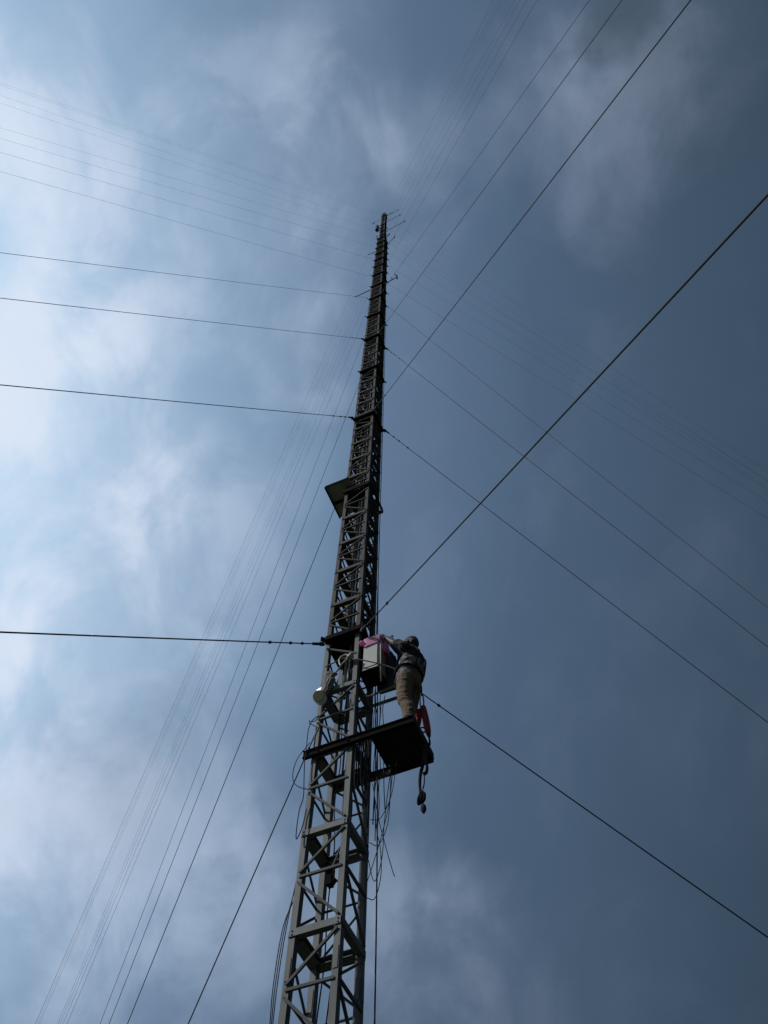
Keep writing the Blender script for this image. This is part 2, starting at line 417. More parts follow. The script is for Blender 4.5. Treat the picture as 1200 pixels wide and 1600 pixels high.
# slimmer top section
z = ZT0 + 0.2
while z < ZT1 - 0.3:
    for fc in FACES:
        stf = stuff['diagonal_brace']
        bar(stuff['ring_bar'], face_pt(fc, 0, z, 0.15), face_pt(fc, 1, z, 0.15), 0.012 * S, 0.05 * S)
        bar(stf, face_pt(fc, 1, z + 0.05, 0.15), face_pt(fc, 0, z + 0.5, 0.15), 0.02 * S, 0.02 * S)
        bar(stf, face_pt(fc, 0, z + 0.5, 0.15), face_pt(fc, 1, z + 0.9, 0.15), 0.02 * S, 0.02 * S)
    z += 0.95
for kname, m_ in (('ring_bar', M['oldsteel']), ('mid_strut', M['oldbrace']), ('diagonal_brace', M['oldbrace'])):
    o = mast_part(kname, stuff[kname], m_); o['kind'] = 'stuff'
# square plates with ears at the corners, every few metres
def guy_plate(z, h, ear):
    bm = B()
    # plate with the legs passing through its rim: a square frame deck and corner ears
    box(bm, V(-h, -h + 0.002, z - 0.012), V(h, h, z + 0.012))
    for s_ in (-1, 1):
        box(bm, V(-h, s_ * h - 0.014 + (-0.015 if s_ < 0 else 0.015), z - 0.045), V(h, s_ * h + 0.014 + (-0.015 if s_ < 0 else 0.015), z + 0.045))
        box(bm, V(s_ * h - 0.012 + (-0.014 if s_ < 0 else 0.014), -h + 0.001, z - 0.043), V(s_ * h + 0.012 + (-0.014 if s_ < 0 else 0.014), h - 0.001, z + 0.043))
    for sx, sy in CORN.values():
        c = V(sx * h, sy * h, z - 0.02); o_ = Vector((sx, sy, 0)).normalized()
        bar(bm, c - o_ * 0.05, c + o_ * ear, 0.016, 0.085)
    return mast_part('guy_plate', bm, M['plate'])
for z in PLATES:
    if abs(z - 15.64) < 0.01: continue
    guy_plate(z, 0.285 if z < 60 else 0.185, 0.07 if z < 30 else 0.09)
# top cap
bm = B()
for s_ in (-1, 1):
    box(bm, V(-0.2, s_ * 0.14 - 0.02, ZT1), V(0.14, s_ * 0.14 + 0.02, ZT1 + 0.12))
cyl(bm, V(-0.03, 0, ZT1), V(-0.03, 0, ZT1 + 0.75), 0.05 * S, 10)
mast_part('top_cap', bm, M['plate'])

# ------------------------------------------------------------------ guy wires
LEV = [10.024, 20.429, 29.328, 37.254, 43.110, 49.263, 54.850, 59.995, 63.856, 68.595, 76.260, 78.2]
ANCH = {'L': [(12.73, 4.16), (40.87, 2.54), (49.75, 3.56)], 'F': [(17.30, 0.36), (23.12, 0.16), (31.14, 0.46)],
        'R': [(14.81, -2.14), (32.94, -1.42), (36.0, 0.0)], 'B': [(17.81, 1.97), (20.05, 2.86), (25.10, 3.59)]}
WORD = ['lowest', 'second', 'third', 'fourth', 'fifth', 'sixth', 'seventh', 'eighth', 'ninth', 'tenth', 'eleventh', 'topmost']
SIDE = {'L': ('leaving to the left', 'guy wires fanning out to the left'),
        'F': ('passing overhead to the upper right', 'guy wires passing overhead to the upper right'),
        'R': ('running down to the lower right', 'guy wires running down to the lower right'),
        'B': ('slanting down to the lower left', 'guy wires slanting down to the lower left')}
for k in 'LFRB':
    sx, sy = CORN[k]; u = Vector((sx, sy)).normalized(); v = Vector((-u.y, u.x))
    for i, z in enumerate(LEV):
        g_ = 0 if i < 4 else 1 if i < 8 else 2
        h = HS * 1.25 + 0.03 if z < 60 else 0.185 + 0.05
        P0 = V(sx * h, sy * h, z)
        a = u * ANCH[k][g_][0] + v * ANCH[k][g_][1]
        P1 = V(a.x, a.y, -H0)
        ln = (P1 - P0).length; sag = 0.0035 * ln
        n = 24; pts = []
        for q in range(n + 1):
            t = q / n; p = P0.lerp(P1, t); p.z -= sag * 4 * t * (1 - t)
            if p.z < -0.02: p.z = -0.02
            pts.append(p)
        rad = [0.0078, 0.0068, 0.0054, 0.0045, 0.0031, 0.0028, 0.0025, 0.0023, 0.0022, 0.0021, 0.0021, 0.0021][i]
        bm = B(); tube(bm, [p - P0 for p in pts], rad, 6)
        pre = 'taut dark' if i < 2 else 'thin dark' if i < 5 else 'faint'
        lab = '%s guy wire %s, %s from the bottom' % (pre, SIDE[k][0], WORD[i]) if 0 < i < 11 else '%s guy wire %s, %s of its fan' % (pre, SIDE[k][0], WORD[i])
        o = obj('guy_wire', bm, M['wire'], None, True); o.location = P0
        tag(o, lab, 'guy wire', SIDE[k][1])
        if i < 3:
            d = (pts[2] - pts[0]).normalized()
            bm = B(); cyl(bm, d * 0.02, d * 0.17, 0.019, 8); bar(bm, -d * 0.05, d * 0.03, 0.03, 0.045)
            obj('turnbuckle', bm, M['wire'], o).location = (0, 0, 0)
            for t in (0.36, 0.58, 0.95):
                bm = B(); cyl(bm, d * t, d * (t + 0.035), 0.015, 8); bar(bm, d * (t + 0.017) - Vector((0, 0, 0.022)), d * (t + 0.017) + Vector((0, 0, 0.022)), 0.018, 0.018)
                obj('wire_clip', bm, M['wire'], o).location = (0, 0, 0)

# ------------------------------------------------------------------ working platform the man stands on
plat = thing('work_platform', V(0.76, 0.05, 7.78), 'black square standing platform jutting out from the mast on two beams', 'platform')
def pp(name, bm, m_, bevel=0.0): return obj(name, bm, m_, plat, False, None, bevel)
bm = B(); box(bm, V(0.49, -0.252, 7.79), V(1.035, 0.372, 7.815))
pp('deck', bm, M['deck'])
bm = B(); box(bm, V(0.485, 0.375, 7.70), V(1.04, 0.39, 7.835)); box(bm, V(1.038, -0.25, 7.72), V(1.052, 0.37, 7.835)); box(bm, V(0.473, -0.25, 7.72), V(0.487, 0.30, 7.835))
for x in (0.62, 0.76, 0.90): box(bm, V(x - 0.012, -0.25, 7.745), V(x + 0.012, 0.372, 7.787))
pp('deck_frame', bm, M['deck'])
for y, x0, x1, mm in ((-0.276, -0.40, 1.05, M['plate']), (0.318 + 0.03, -0.33, 0.49, M['steel'])):
    bm = B()
    yy = y
    bar(bm, V(x0, yy, 7.745), V(x1, yy, 7.745), 0.010, 0.10 * S)
    for dz in (-0.054, 0.054): bar(bm, V(x0, yy, 7.745 + dz), V(x1, yy, 7.745 + dz), 0.052 * S, 0.011 * S)
    for sx in (-0.2, 0.2): cyl(bm, V(sx, yy - 0.03, 7.745), V(sx, yy + 0.03, 7.745), 0.012, 6)
    pp('support_beam', bm, mm)

# ------------------------------------------------------------------ equipment cabinet, its bag, and the black case beside it
cabn = thing('equipment_cabinet', V(0.41, -0.06, 9.2), 'pale grey upright equipment cabinet clamped to the mast under a pink plastic cover', 'cabinet')
bm = B(); box(bm, V(0.292, -0.19, 9.19), V(0.528, 0.08, 9.76))
obj('cabinet_body', bm, M['cabinet'], cabn, False, None, 0.006)
bm = B(); box(bm, V(0.304, -0.199, 9.25), V(0.516, -0.192, 9.74))
obj('cabinet_door', bm, M['cabinet'], cabn, False, None, 0.003)
bm = B(); box(bm, V(0.284, -0.203, 9.168), V(0.538, 0.09, 9.192))
obj('cabinet_base', bm, M['plate'], cabn)
bm = B(); cyl(bm, V(0.552, -0.175, 9.93), V(0.572, -0.175, 8.86), 0.012, 10)
obj('conduit', bm, M['coax'], cabn, True)
bm = B()
for z in (9.40, 9.72): bar(bm, V(0.20, 0.0, z), V(0.30, 0.0, z), 0.02, 0.05)
obj('mounting_bracket', bm, M['plate'], cabn)
bm = B(); box(bm, V(0.250, -0.17, 9.15), V(0.258, 0.20, 10.08))
obj('mounting_plate', bm, M['plate'], cabn)
# pink plastic bag draped over the cabinet top
bm = B()
nx, ny = 26, 12
def bagpt(s, t):
    # s around the cabinet rim, t from top centre to hem
    ang = s * 6.28318
    cx, cy = 0.440, -0.055; rx, ry = 0.150, 0.150
    sq = lambda c: math.copysign(abs(c) ** 0.35, c)
    x = cx + rx * sq(math.cos(ang)) * min(1, t * 2.2); y = cy + ry * sq(math.sin(ang)) * min(1, t * 2.2)
    z = 9.965 - max(0, t - 0.45) * (0.36 + 0.07 * math.sin(ang * 3 + 1)) + 0.03 * (1 - min(1, t * 2.2))
    nn = mnoise.noise(Vector((x * 14, y * 14, z * 10)))
    gx = 0.018 * nn + 0.012 * t
    x += gx * math.cos(ang); y += gx * math.sin(ang); z += 0.015 * mnoise.noise(Vector((x * 9, y * 9, 3)))
    return V(x, y, z)
grid = [[bm.verts.new(bagpt(i / nx, j / ny)) for i in range(nx)] for j in range(1, ny + 1)]
top = bm.verts.new(bagpt(0, 0))
for i in range(nx): bm.faces.new((top, grid[0][i], grid[0][(i + 1) % nx]))
for j in range(ny - 1):
    for i in range(nx): bm.faces.new((grid[j][i], grid[j + 1][i], grid[j + 1][(i + 1) % nx], grid[j][(i + 1) % nx]))
# the tied corner that sticks out towards the mast
tube(bm, catmull([V(0.29, -0.20, 9.86), V(0.26, -0.235, 9.83), V(0.235, -0.25, 9.82)], 4), 0.02, 8, rs=[0.035] * 4 + [0.018] * 4 + [0.005])
tag(obj('plastic_bag', bm, M['pink'], None, True), 'crumpled pink plastic bag pulled over the top of the grey cabinet', 'bag')
bm = B()
tube(bm, catmull([V(0.53, -0.17, 9.89), V(0.56, -0.17, 9.86), V(0.58, -0.16, 9.80), V(0.60, -0.15, 9.72)], 5), 0.03, 8, flat=0.35, rs=[0.035, 0.05, 0.06, 0.062, 0.06, 0.058, 0.055, 0.05, 0.045, 0.04, 0.035, 0.03, 0.024, 0.018, 0.012, 0.006])
for v in bm.verts: v.co += Vector((1, 1, 1)) * 0.012 * mnoise.noise(v.co * 18)
tag(obj('plastic_bag', bm, M['clearbag'], None, True), 'small pale translucent plastic bag hanging in the working hands of the man', 'bag')
# black case with a rounded shoulder behind the cabinet
case = thing('equipment_case', V(0.56, 0.22, 8.98), 'black equipment case with a rounded shoulder mounted between the cabinet and the man', 'equipment case')
prof = [(0.4, 9.06), (0.735, 9.05), (0.741, 9.172), (0.716, 9.541), (0.678, 9.70), (0.609, 9.90), (0.527, 10.05), (0.454, 10.16), (0.4, 10.2)]
bm = B()
fr = [bm.verts.new(V(a, 0.10, z)) for a, z in prof]; bk = [bm.verts.new(V(a, 0.20, z - 0.10 if z > 9.3 else z + 0.03)) for a, z in prof]
bm.faces.new(fr); bm.faces.new(list(reversed(bk)))
for i in range(len(prof)):
    j = (i + 1) % len(prof); bm.faces.new((fr[i], bk[i], bk[j], fr[j]))
obj('case_shell', bm, M['black'], case, False, None, 0.012)
bm = B(); bar(bm, V(0.20, 0.36, 9.14), V(0.74, 0.36, 9.14), 0.03, 0.03); bar(bm, V(0.20, 0.08, 8.98), V(0.76, 0.08, 9.02), 0.018, 0.022)
obj('support_arm', bm, M['coax'], case)
bm = B(); box(bm, V(0.655, 0.085, 9.2), V(0.675, 0.098, 9.72)); box(bm, V(0.70, 0.085, 9.2), V(0.715, 0.098, 9.72))
obj('case_rib', bm, M['plate'], case)

# ------------------------------------------------------------------ round white dish on the left leg
fa = Vector((0.10, -0.78, -0.42)).normalized()      # faces the viewer and a little down
dc = V(-0.215, -0.385, 8.66)
dish = thing('dish_antenna', dc, 'small round white drum antenna with cream face on the left leg of the mast', 'antenna')
bm = B()
cyl(bm, dc - fa * 0.065, dc + fa * 0.036, 0.072, 40); cyl(bm, dc - fa * 0.11, dc - fa * 0.065, 0.045, 40, 0.072)
obj('shroud', bm, M['dishrim'], dish, False, None, 0.002)
hn = (SUN + Vector((0.31, -0.53, -0.78))).normalized(); ha = hn.cross(Vector((0, 0, 1))).normalized()
rc = dc + Vector((0.0, -0.01, 0.105))
bm = B(); bar(bm, rc - ha * 0.042, rc + ha * 0.042, 0.04, 0.065, hn.cross(ha))
obj('lit_top_standin', bm, M['dishrim'], dish, False, None, 0.012)  # added white block tilted to catch sun, standing in for the dish's lit top
bm = B(); cyl(bm, dc + fa * 0.037, dc + fa * 0.046, 0.070, 40, 0.064)
obj('radome', bm, M['dish'], dish)
bm = B(); bar(bm, dc - fa * 0.12, V(-0.265, -0.245, 8.76), 0.045, 0.045); bar(bm, dc - fa * 0.10 + Vector((0, 0, 0.05)), V(-0.26, -0.25, 8.95), 0.03, 0.03)
obj('mount_arm', bm, M['dishrim'], dish)

# ------------------------------------------------------------------ shelter panels half way up
pan = thing('side_panel', V(-0.45, -0.1, 16.0), 'flat weathered two-board panel fixed flat to the left side of the mast', 'panel')
for y0, y1 in ((-0.40, 0.0), (0.012, 0.37)):
    bm = B(); bar(bm, V(-0.705, (y0 + y1) / 2, 16.0 + 0.01), V(-0.16, (y0 + y1) / 2, 16.0 + 0.01), (y1 - y0) * S, 0.022)
    obj('board', bm, M['panel'], pan)
bm = B()
bar(bm, V(-0.715, -0.41, 15.99), V(-0.715, 0.38, 15.99), 0.02, 0.06); bar(bm, V(-0.70, 0.006, 15.955), V(-0.30, 0.006, 15.955), 0.05, 0.03)
bar(bm, V(-0.70, -0.415, 15.99), V(-0.16, -0.415, 15.99), 0.015, 0.05)
obj('edge_frame', bm, M['plate'], pan)
mid = thing('rest_platform', V(0, 0, 15.9), 'small black platform boxed into the mast beside the two-board panel', 'platform')
bm = B(); box(bm, V(-0.30, -0.23, 15.63), V(0.21, 0.43, 15.66))
obj('deck', bm, M['deck'], mid)
bm = B()
box(bm, V(-0.34, -0.292, 15.60), V(0.25, -0.262, 15.74)); box(bm, V(-0.32, 0.44, 15.60), V(0.27, 0.46, 15.72)); box(bm, V(0.255, -0.25, 15.60), V(0.275, 0.435, 15.74))
obj('deck_frame', bm, M['plate'], mid)

# ------------------------------------------------------------------ ladder and feeders inside the mast
lad = thing('ladder', V(-0.05, 0.17, 9.6), 'narrow climbing ladder running up inside the lattice mast', 'ladder')
for x in (-0.15, 0.06):
    bm = B(); bar(bm, V(x, 0.17, 9.6), V(x, 0.17, 59.5), 0.03, 0.012, Vector((1, 0, 0))); obj('rail', bm, M['oldbrace'], lad)
z = 9.75; nr = 0; far = B()
while z < 59.4:
    if nr < 100:
        bm = B(); cyl(bm, V(-0.15, 0.17, z), V(0.06, 0.17, z), 0.011, 8); obj('rung', bm, M['oldbrace'], lad)
    else: cyl(far, V(-0.15, 0.17, z), V(0.06, 0.17, z), 0.011, 6)
    nr += 1; z += 0.34
o = obj('rung', far, M['oldbrace'], lad); o['kind'] = 'stuff'
FEED = [(0.03, -0.05, 0.020, 'pale feeder pipe rising up the middle of the mast'),
        (-0.07, 0.03, 0.024, 'thicker pale feeder pipe rising beside the ladder rail'),
        (0.12, 0.04, 0.018, 'pale feeder pipe nearest the cabinet side of the mast')]
for x, y, r, lab in FEED:
    t_ = tag(bpy.data.objects.new('feeder_pipe', None), lab, 'pipe', 'feeder pipes inside the mast'); COL.objects.link(t_); t_.location = V(x, y, 9.0)
    bm = B(); cyl(bm, V(x, y, 9.55), V(x, y, 58), r, 10); obj('pipe', bm, M['coax'], t_, True)
    bm = B(); cyl(bm, V(x, y, 9.25), V(x, y, 9.548), r * 1.5, 12); cyl(bm, V(x, y, 9.05), V(x, y, 9.249), r * 0.8, 12); obj('connector', bm, M['coax'], t_, True)
    bm = B()
    z = 10.6
    while z < 57: bar(bm, V(x - 0.06, y + 0.028, z), V(x + 0.06, y + 0.028, z), 0.02, 0.03); z += 1.06
    obj('pipe_clamp', bm, M['brace'], t_)

# ------------------------------------------------------------------ loose cables
def cable(pts, r, lab, group='loose black cables on the mast', m_='cable', n=6, name='cable', cat='cable'):
    P = [V(*p) for p in pts]; o0 = P[0]
    bm = B(); tube(bm, [p - o0 for p in catmull(P, 7)], r, n)
    o = obj(name, bm, M[m_], None, True); o.location = o0
    return tag(o, lab, cat, group)
def wig(x, y, z0, z1, n, a, seed):
    r = random.Random(seed)
    return [(x + r.uniform(-a, a), y + r.uniform(-a, a), z0 + (z1 - z0) * i / n) for i in range(n + 1)]
cable([(0.40, 0.19, -1.55), (0.41, 0.18, 3), (0.405, 0.185, 6), (0.37, 0.17, 9), (0.335, 0.16, 12), (0.33, 0.17, 15), (0.33, 0.18, 22), (0.32, 0.2, 30), (0.3, 0.2, 38)], 0.0068,
      'single black cable hanging straight down to the ground right of the mast', None)
cable([(0.30, 0.28, 6.9), (0.31, 0.29, 8.2), (0.29, 0.27, 9.5), (0.28, 0.27, 11.5), (0.285, 0.27, 14), (0.28, 0.27, 20)], 0.006, 'black cable running up close against the right leg above the cabinet', None)
for i, (x, y, z0, z1) in enumerate([(0.34, 0.22, 6.6, 8.95), (0.36, 0.30, 6.9, 9.0), (0.42, 0.12, 7.2, 9.1), (0.46, 0.20, 7.0, 9.05), (0.31, 0.12, 6.4, 8.9), (0.39, 0.05, 7.4, 9.2)]):
    cable(wig(x, y, z0, z1, 7, 0.018, 20 + i), 0.0048, 'black cable hanging below the black case between the right leg and the platform', 'cables hanging below the black case')
LOOPS = [
    [(0.28, 0.25, 6.95), (0.42, 0.22, 6.90), (0.60, 0.10, 7.05), (0.70, 0.02, 7.45), (0.72, 0.05, 7.72)],
    [(0.28, 0.25, 6.62), (0.40, 0.22, 6.52), (0.53, 0.16, 6.70), (0.58, 0.12, 7.1), (0.60, 0.1, 7.6)],
    [(0.28, 0.20, 6.40), (0.38, 0.18, 6.02), (0.47, 0.16, 6.28), (0.50, 0.14, 6.7), (0.55, 0.13, 7.2), (0.63, 0.1, 7.75)],
    [(0.27, 0.24, 5.9), (0.38, 0.2, 5.83), (0.46, 0.16, 6.05), (0.45, 0.16, 6.4), (0.38, 0.2, 6.75), (0.33, 0.22, 7.4)],
    [(0.30, 0.24, 7.5), (0.40, 0.2, 6.9), (0.50, 0.17, 6.45), (0.60, 0.13, 6.05), (0.63, 0.12, 5.95)],
    [(0.27, 0.24, 6.1), (0.36, 0.2, 6.3), (0.46, 0.17, 6.6), (0.56, 0.14, 7.0), (0.62, 0.12, 7.6)]]
LL = ['black cable loop sagging furthest right under the platform edge', 'black cable loop curving up to the platform from the right leg', 'black cable making a deep bend under the platform beam',
      'lowest black cable loop hanging off the right leg', 'black cable with a loose frayed end pointing down right under the platform', 'black cable slanting up across the other loops under the platform']
for pts, lab in zip(LOOPS, LL): cable(pts, 0.0042, lab, 'cable loops under the platform')
# left side loops and strands
cable([(-0.27, -0.26, 8.45), (-0.325, -0.3, 8.339), (-0.363, -0.3, 8.184), (-0.359, -0.3, 7.886), (-0.355, -0.3, 7.604), (-0.334, -0.3, 7.328), (-0.309, -0.3, 7.014), (-0.337, -0.3, 6.833), (-0.342, -0.3, 6.604), (-0.327, -0.3, 6.413), (-0.275, -0.3, 6.552), (-0.258, -0.28, 6.831)], 0.0055,
      'thin black cable looping down outside the left leg to a sharp bend', None)
cable([(-0.26, -0.27, 8.4), (-0.295, -0.3, 8.313), (-0.34, -0.3, 8.33), (-0.363, -0.3, 8.357), (-0.365, -0.3, 8.32), (-0.347, -0.3, 8.287), (-0.277, -0.29, 8.218)], 0.005, 'small black cable ring sticking out above the left beam end', None)
cable([(-0.33, -0.28, 7.95), (-0.365, -0.3, 7.854), (-0.46, -0.3, 7.704), (-0.496, -0.3, 7.5), (-0.465, -0.3, 7.308), (-0.377, -0.3, 7.191), (-0.257, -0.27, 7.133)], 0.0045, 'wide thin cable loop bulging left of the lower left leg', None)
for i in range(3):
    x = -0.335 - 0.014 * i
    cable([(x + 0.05, -0.22 + 0.02 * i, 6.2 - 0.2 * i), (x - 0.005 * i, -0.25, 5.4), (x - 0.012 - 0.006 * i, -0.26, 4.8), (x - 0.008, -0.25, 4.3), (x - 0.012 * i, -0.27, 3.4), (x - 0.03, -0.27, -1.5)], 0.0042,
          'black cable strapped down the outside of the lower left leg', 'cables down the left leg')
for i, (x, y) in enumerate([(0.06, 0.0), (0.10, 0.06), (0.02, 0.06), (-0.02, -0.03)]):
    cable(wig(x, y, -1.5, 9.0, 16, 0.03, 50 + i), 0.0058, 'thin black cable wandering down inside the lower mast', 'cables inside the lower mast')
for i, (x, y) in enumerate([(0.10, 0.0), (0.07, 0.07), (0.0, 0.11), (-0.05, 0.12), (0.05, -0.09), (0.11, 0.11), (-0.12, 0.09), (-0.17, 0.0), (0.04, 0.12)]):
    cable(wig(x, y, 7.0 + 0.2 * i if i < 6 else 16.0, 57.5, 48, 0.012, 70 + i), 0.012 if i < 6 else 0.022, 'thick black feeder cable climbing inside the mast next to the pale pipes', 'feeder cables inside the mast')
# hank of rope and cable hung at the front leg
for i in range(6):
    r = random.Random(90 + i); x = 0.262 + 0.012 * i; y = -0.16 + 0.028 * i
    top = 8.02 + r.uniform(-0.03, 0.05); bot = 7.15 + r.uniform(-0.12, 0.12)
    cable([(x, y - 0.03, top - 0.1), (x + 0.005, y, top), (x + 0.01, y + 0.035, top - 0.12), (x + 0.012, y + 0.05, (top + bot) / 2), (x + 0.01, y + 0.03, bot + 0.08), (x + 0.01, y, bot), (x, y - 0.03, bot + 0.12), (x, y - 0.04, (top + bot) / 2), (x + 0.002, y - 0.03, top - 0.13)],
          0.008, 'coiled grey rope turn hanging at the front leg below the platform beam' if i % 3 == 0 else 'coiled black cable turn hanging at the front leg below the platform beam',
          'rope coils at the front leg' if i % 3 == 0 else 'cable coils at the front leg', 'rope' if i % 3 == 0 else 'cable', 7, 'rope' if i % 3 == 0 else 'cable', 'rope' if i % 3 == 0 else 'cable')
# pulley and rag hung inside, low on the mast
pul = thing('pulley_block', V(0.06, -0.2, 5.9), 'small dark pulley block hung from a rope behind the front leg', 'pulley')
bm = B(); cyl(bm, V(0.06, -0.21, 5.84), V(0.06, -0.16, 5.84), 0.05, 16); obj('sheave', bm, M['plate'], pul)
bm = B(); bar(bm, V(0.06, -0.215, 5.78), V(0.06, -0.215, 6.0), 0.05, 0.01, Vector((0, 1, 0))); bar(bm, V(0.06, -0.155, 5.78), V(0.06, -0.155, 6.0), 0.05, 0.01, Vector((0, 1, 0))); obj('cheek_plate', bm, M['plate'], pul)
bm = B(); tube(bm, catmull([V(0.06, -0.185, 5.98), V(0.10, -0.185, 6.08), V(0.15, -0.2, 6.2)], 5), 0.008, 6); obj('hanger', bm, M['rope'], pul)

# ------------------------------------------------------------------ rope, snap hook and rag below the first guy plate
cable([(-0.255, -0.27, 9.49), (-0.10, -0.285, 9.50), (0.0, -0.29, 9.52), (0.13, -0.29, 9.46), (0.27, -0.29, 9.36), (0.45, -0.24, 9.27), (0.65, -0.16, 9.17), (0.80, -0.10, 9.06)], 0.008,
      'rope lanyard stretched across the mast from the left leg to the waist of the man', None, 'rope', 7, 'safety_rope', 'rope')
hk = thing('snap_hook', V(0.02, -0.30, 9.48), 'pale alloy snap hook clipped where the rope crosses under the dark plate', 'hook')
bm = B(); tube(bm, catmull([V(0.14, -0.30, 9.49), V(0.09, -0.305, 9.55), V(0.03, -0.305, 9.555), V(-0.01, -0.305, 9.51), V(-0.015, -0.305, 9.45), V(0.005, -0.305, 9.36), V(0.02, -0.305, 9.34)], 5), 0.012, 8)
obj('hook_body', bm, M['hook'], hk, True)
bm = B(); tube(bm, [V(0.02, -0.305, 9.34), V(0.14, -0.30, 9.49)], 0.011, 8); obj('gate', bm, M['hook'], hk, True)
bm = B(); cyl(bm, V(0.12, -0.30, 9.45), V(0.165, -0.30, 9.53), 0.028, 10); obj('swivel', bm, M['hook'], hk, True)
cable([(0.03, -0.30, 9.34), (-0.04, -0.30, 9.24), (-0.09, -0.30, 9.16)], 0.010, 'short rope dropping from the snap hook to the rope bundle', None, 'rope', 7, 'rope', 'rope')
bn = thing('rope_bundle', V(-0.13, -0.3, 9.0), 'knotted grey rope bundle hanging beneath the snap hook', 'rope')
for i in range(7):
    r = random.Random(i + 5); bm = B()
    o_ = Vector((r.uniform(-.02, .02), r.uniform(-.02, .02), 0))
    pts = [V(-0.05, -0.30, 9.20), V(-0.10 + r.uniform(-.03, .03), -0.31, 9.14), V(-0.13 + r.uniform(-.03, .03), -0.30 + r.uniform(-.02, .02), 9.04), V(-0.17 + r.uniform(-.03, .03), -0.30, 8.92), V(-0.19 + r.uniform(-.02, .02), -0.30, 8.84), V(-0.14 + r.uniform(-.02, .02), -0.29, 8.95), V(-0.08, -0.30, 9.10)]
    tube(bm, [p + o_ for p in catmull(pts, 5)], 0.011, 6); obj('strand', bm, M['rope'], bn, True)
bm = B()
g2 = [[bm.verts.new(V(-0.22 + 0.10 * i / 6 + 0.03 * mnoise.noise(Vector((i, j, 0.3))), -0.275 + 0.02 * mnoise.noise(Vector((i * .7, j * .7, 4.0))), 9.36 - 0.30 * j / 8 - 0.05 * abs(i / 6 - .3))) for i in range(7)] for j in range(9)]
for j in range(8):
    for i in range(6): bm.faces.new((g2[j][i], g2[j + 1][i], g2[j + 1][i + 1], g2[j][i + 1]))
bmesh.ops.solidify(bm, geom=bm.faces[:], thickness=0.003)
tag(obj('rag', bm, M['clearbag'], None, True), 'pale crumpled plastic rag caught on the left leg beside the rope bundle', 'rag')
cable([(-0.20, -0.30, 8.90), (-0.25, -0.3, 8.78), (-0.29, -0.29, 8.70)], 0.012, 'short dark strap slung from the rope bundle towards the dish', None, 'strap', 7, 'strap', 'strap')

# ------------------------------------------------------------------ antennas near the top
def antenna(a0, b0, z, a1, b1, lab, r=0.02, tip=True, cross=0):
    t = thing('boom_antenna', V(a0, b0, z), lab, 'antenna', 'antenna arms near the mast top')
    bm = B(); cyl(bm, V(a0, b0, z), V(a1, b1, z), r * 0.62, 8); obj('boom', bm, M['cable'], t, True)
    d = Vector((a1 - a0, b1 - b0, 0)).normalized(); s = Vector((-d.y, d.x, 0))
    bm = B()
    e = V(a1, b1, z)
    if tip: bar(bm, e - Vector((0, 0, 0.5)), e + Vector((0, 0, 0.5)), 0.05, 0.05)
    for k in range(cross):
        c = V(a1, b1, z) - d * (0.02 + k * 0.2); ln = 0.20 if k == 0 else 0.11
        bar(bm, c - s * ln, c + s * ln * 0.2, 0.022, 0.022)
    bar(bm, V(a0, b0, z) - Vector((0, 0, 0.12)), V(a0, b0, z) + Vector((0, 0, 0.12)), 0.09, 0.09)
    if len(bm.verts): obj('element', bm, M['cable'], t)
antenna(-0.26, -0.11, 40.6, -1.25, -0.09, 'long dark antenna arm pointing left, the lowest of the arms on the mast', 0.027, False)
antenna(-0.25, -0.11, 54.3, -0.93, -0.13, 'dark antenna arm pointing left halfway between the lowest arm and the mast top', 0.024, False)
antenna(0.25, 0.10, 41.9, 0.95, 0.02, 'dark antenna arm with a cross-shaped tip pointing right, lowest on that side', 0.028, True, 2)
antenna(0.23, 0.09, 56.9, 0.96, -0.2, 'short dark antenna arm pointing right below the narrow mast top', 0.022)
antenna(0.2, 0.08, 61.5, 0.5, -0.03, 'shortest dark stub antenna pointing right just above the narrowing', 0.035)
antenna(0.16, 0.06, 65.2, 1.78, -0.06, 'longest thin antenna arm pointing right from the narrow mast top', 0.024)
antenna(0.16, 0.06, 72.3, 1.45, 0.0, 'thin antenna arm pointing right above the longest arm', 0.022)
antenna(0.16, 0.06, 77.3, 0.84, 0.0, 'short thin antenna arm pointing right just under the uppermost arm', 0.024, False)
antenna(0.16, 0.06, 78.5, 1.3, 0.07, 'uppermost thin antenna arm pointing right from the mast tip', 0.018)
antenna(-0.16, -0.06, 75.6, -1.05, 0.0, 'thin antenna arm pointing left close to the mast tip', 0.018)
dr = thing('drum_antenna', V(-0.4, -0.17, 66.5), 'small dark drum antenna on two arms left of the mast top', 'antenna')
bm = B(); c_ = V(-0.43, -0.18, 66.9); cyl(bm, c_ - Vector((0, 0.06, 1.1)), c_ + Vector((0, -0.06, 1.1)), 0.12, 16); obj('drum', bm, M['cable'], dr)
for dz in (-0.7, 0.9):
    bm = B(); bar(bm, V(-0.15, -0.06, 66.5 + dz), V(-0.4, -0.17, 66.7 + dz), 0.05, 0.09); obj('arm', bm, M['cable'], dr)
t = thing('hook_antenna', V(-0.15, -0.06, 60.8), 'curved dark antenna arm left of the mast just above the narrowing', 'antenna')
bm = B(); tube(bm, catmull([V(-0.15, -0.06, 60.8), V(-0.27, -0.14, 60.7), V(-0.36, -0.22, 61.0), V(-0.4, -0.26, 61.6)], 5), 0.03, 8); obj('arm', bm, M['cable'], t, True)
bm = B(); cyl(bm, V(-0.17, -0.07, 60.5), V(-0.17, -0.07, 61.1), 0.045, 10); obj('clamp', bm, M['cable'], t)

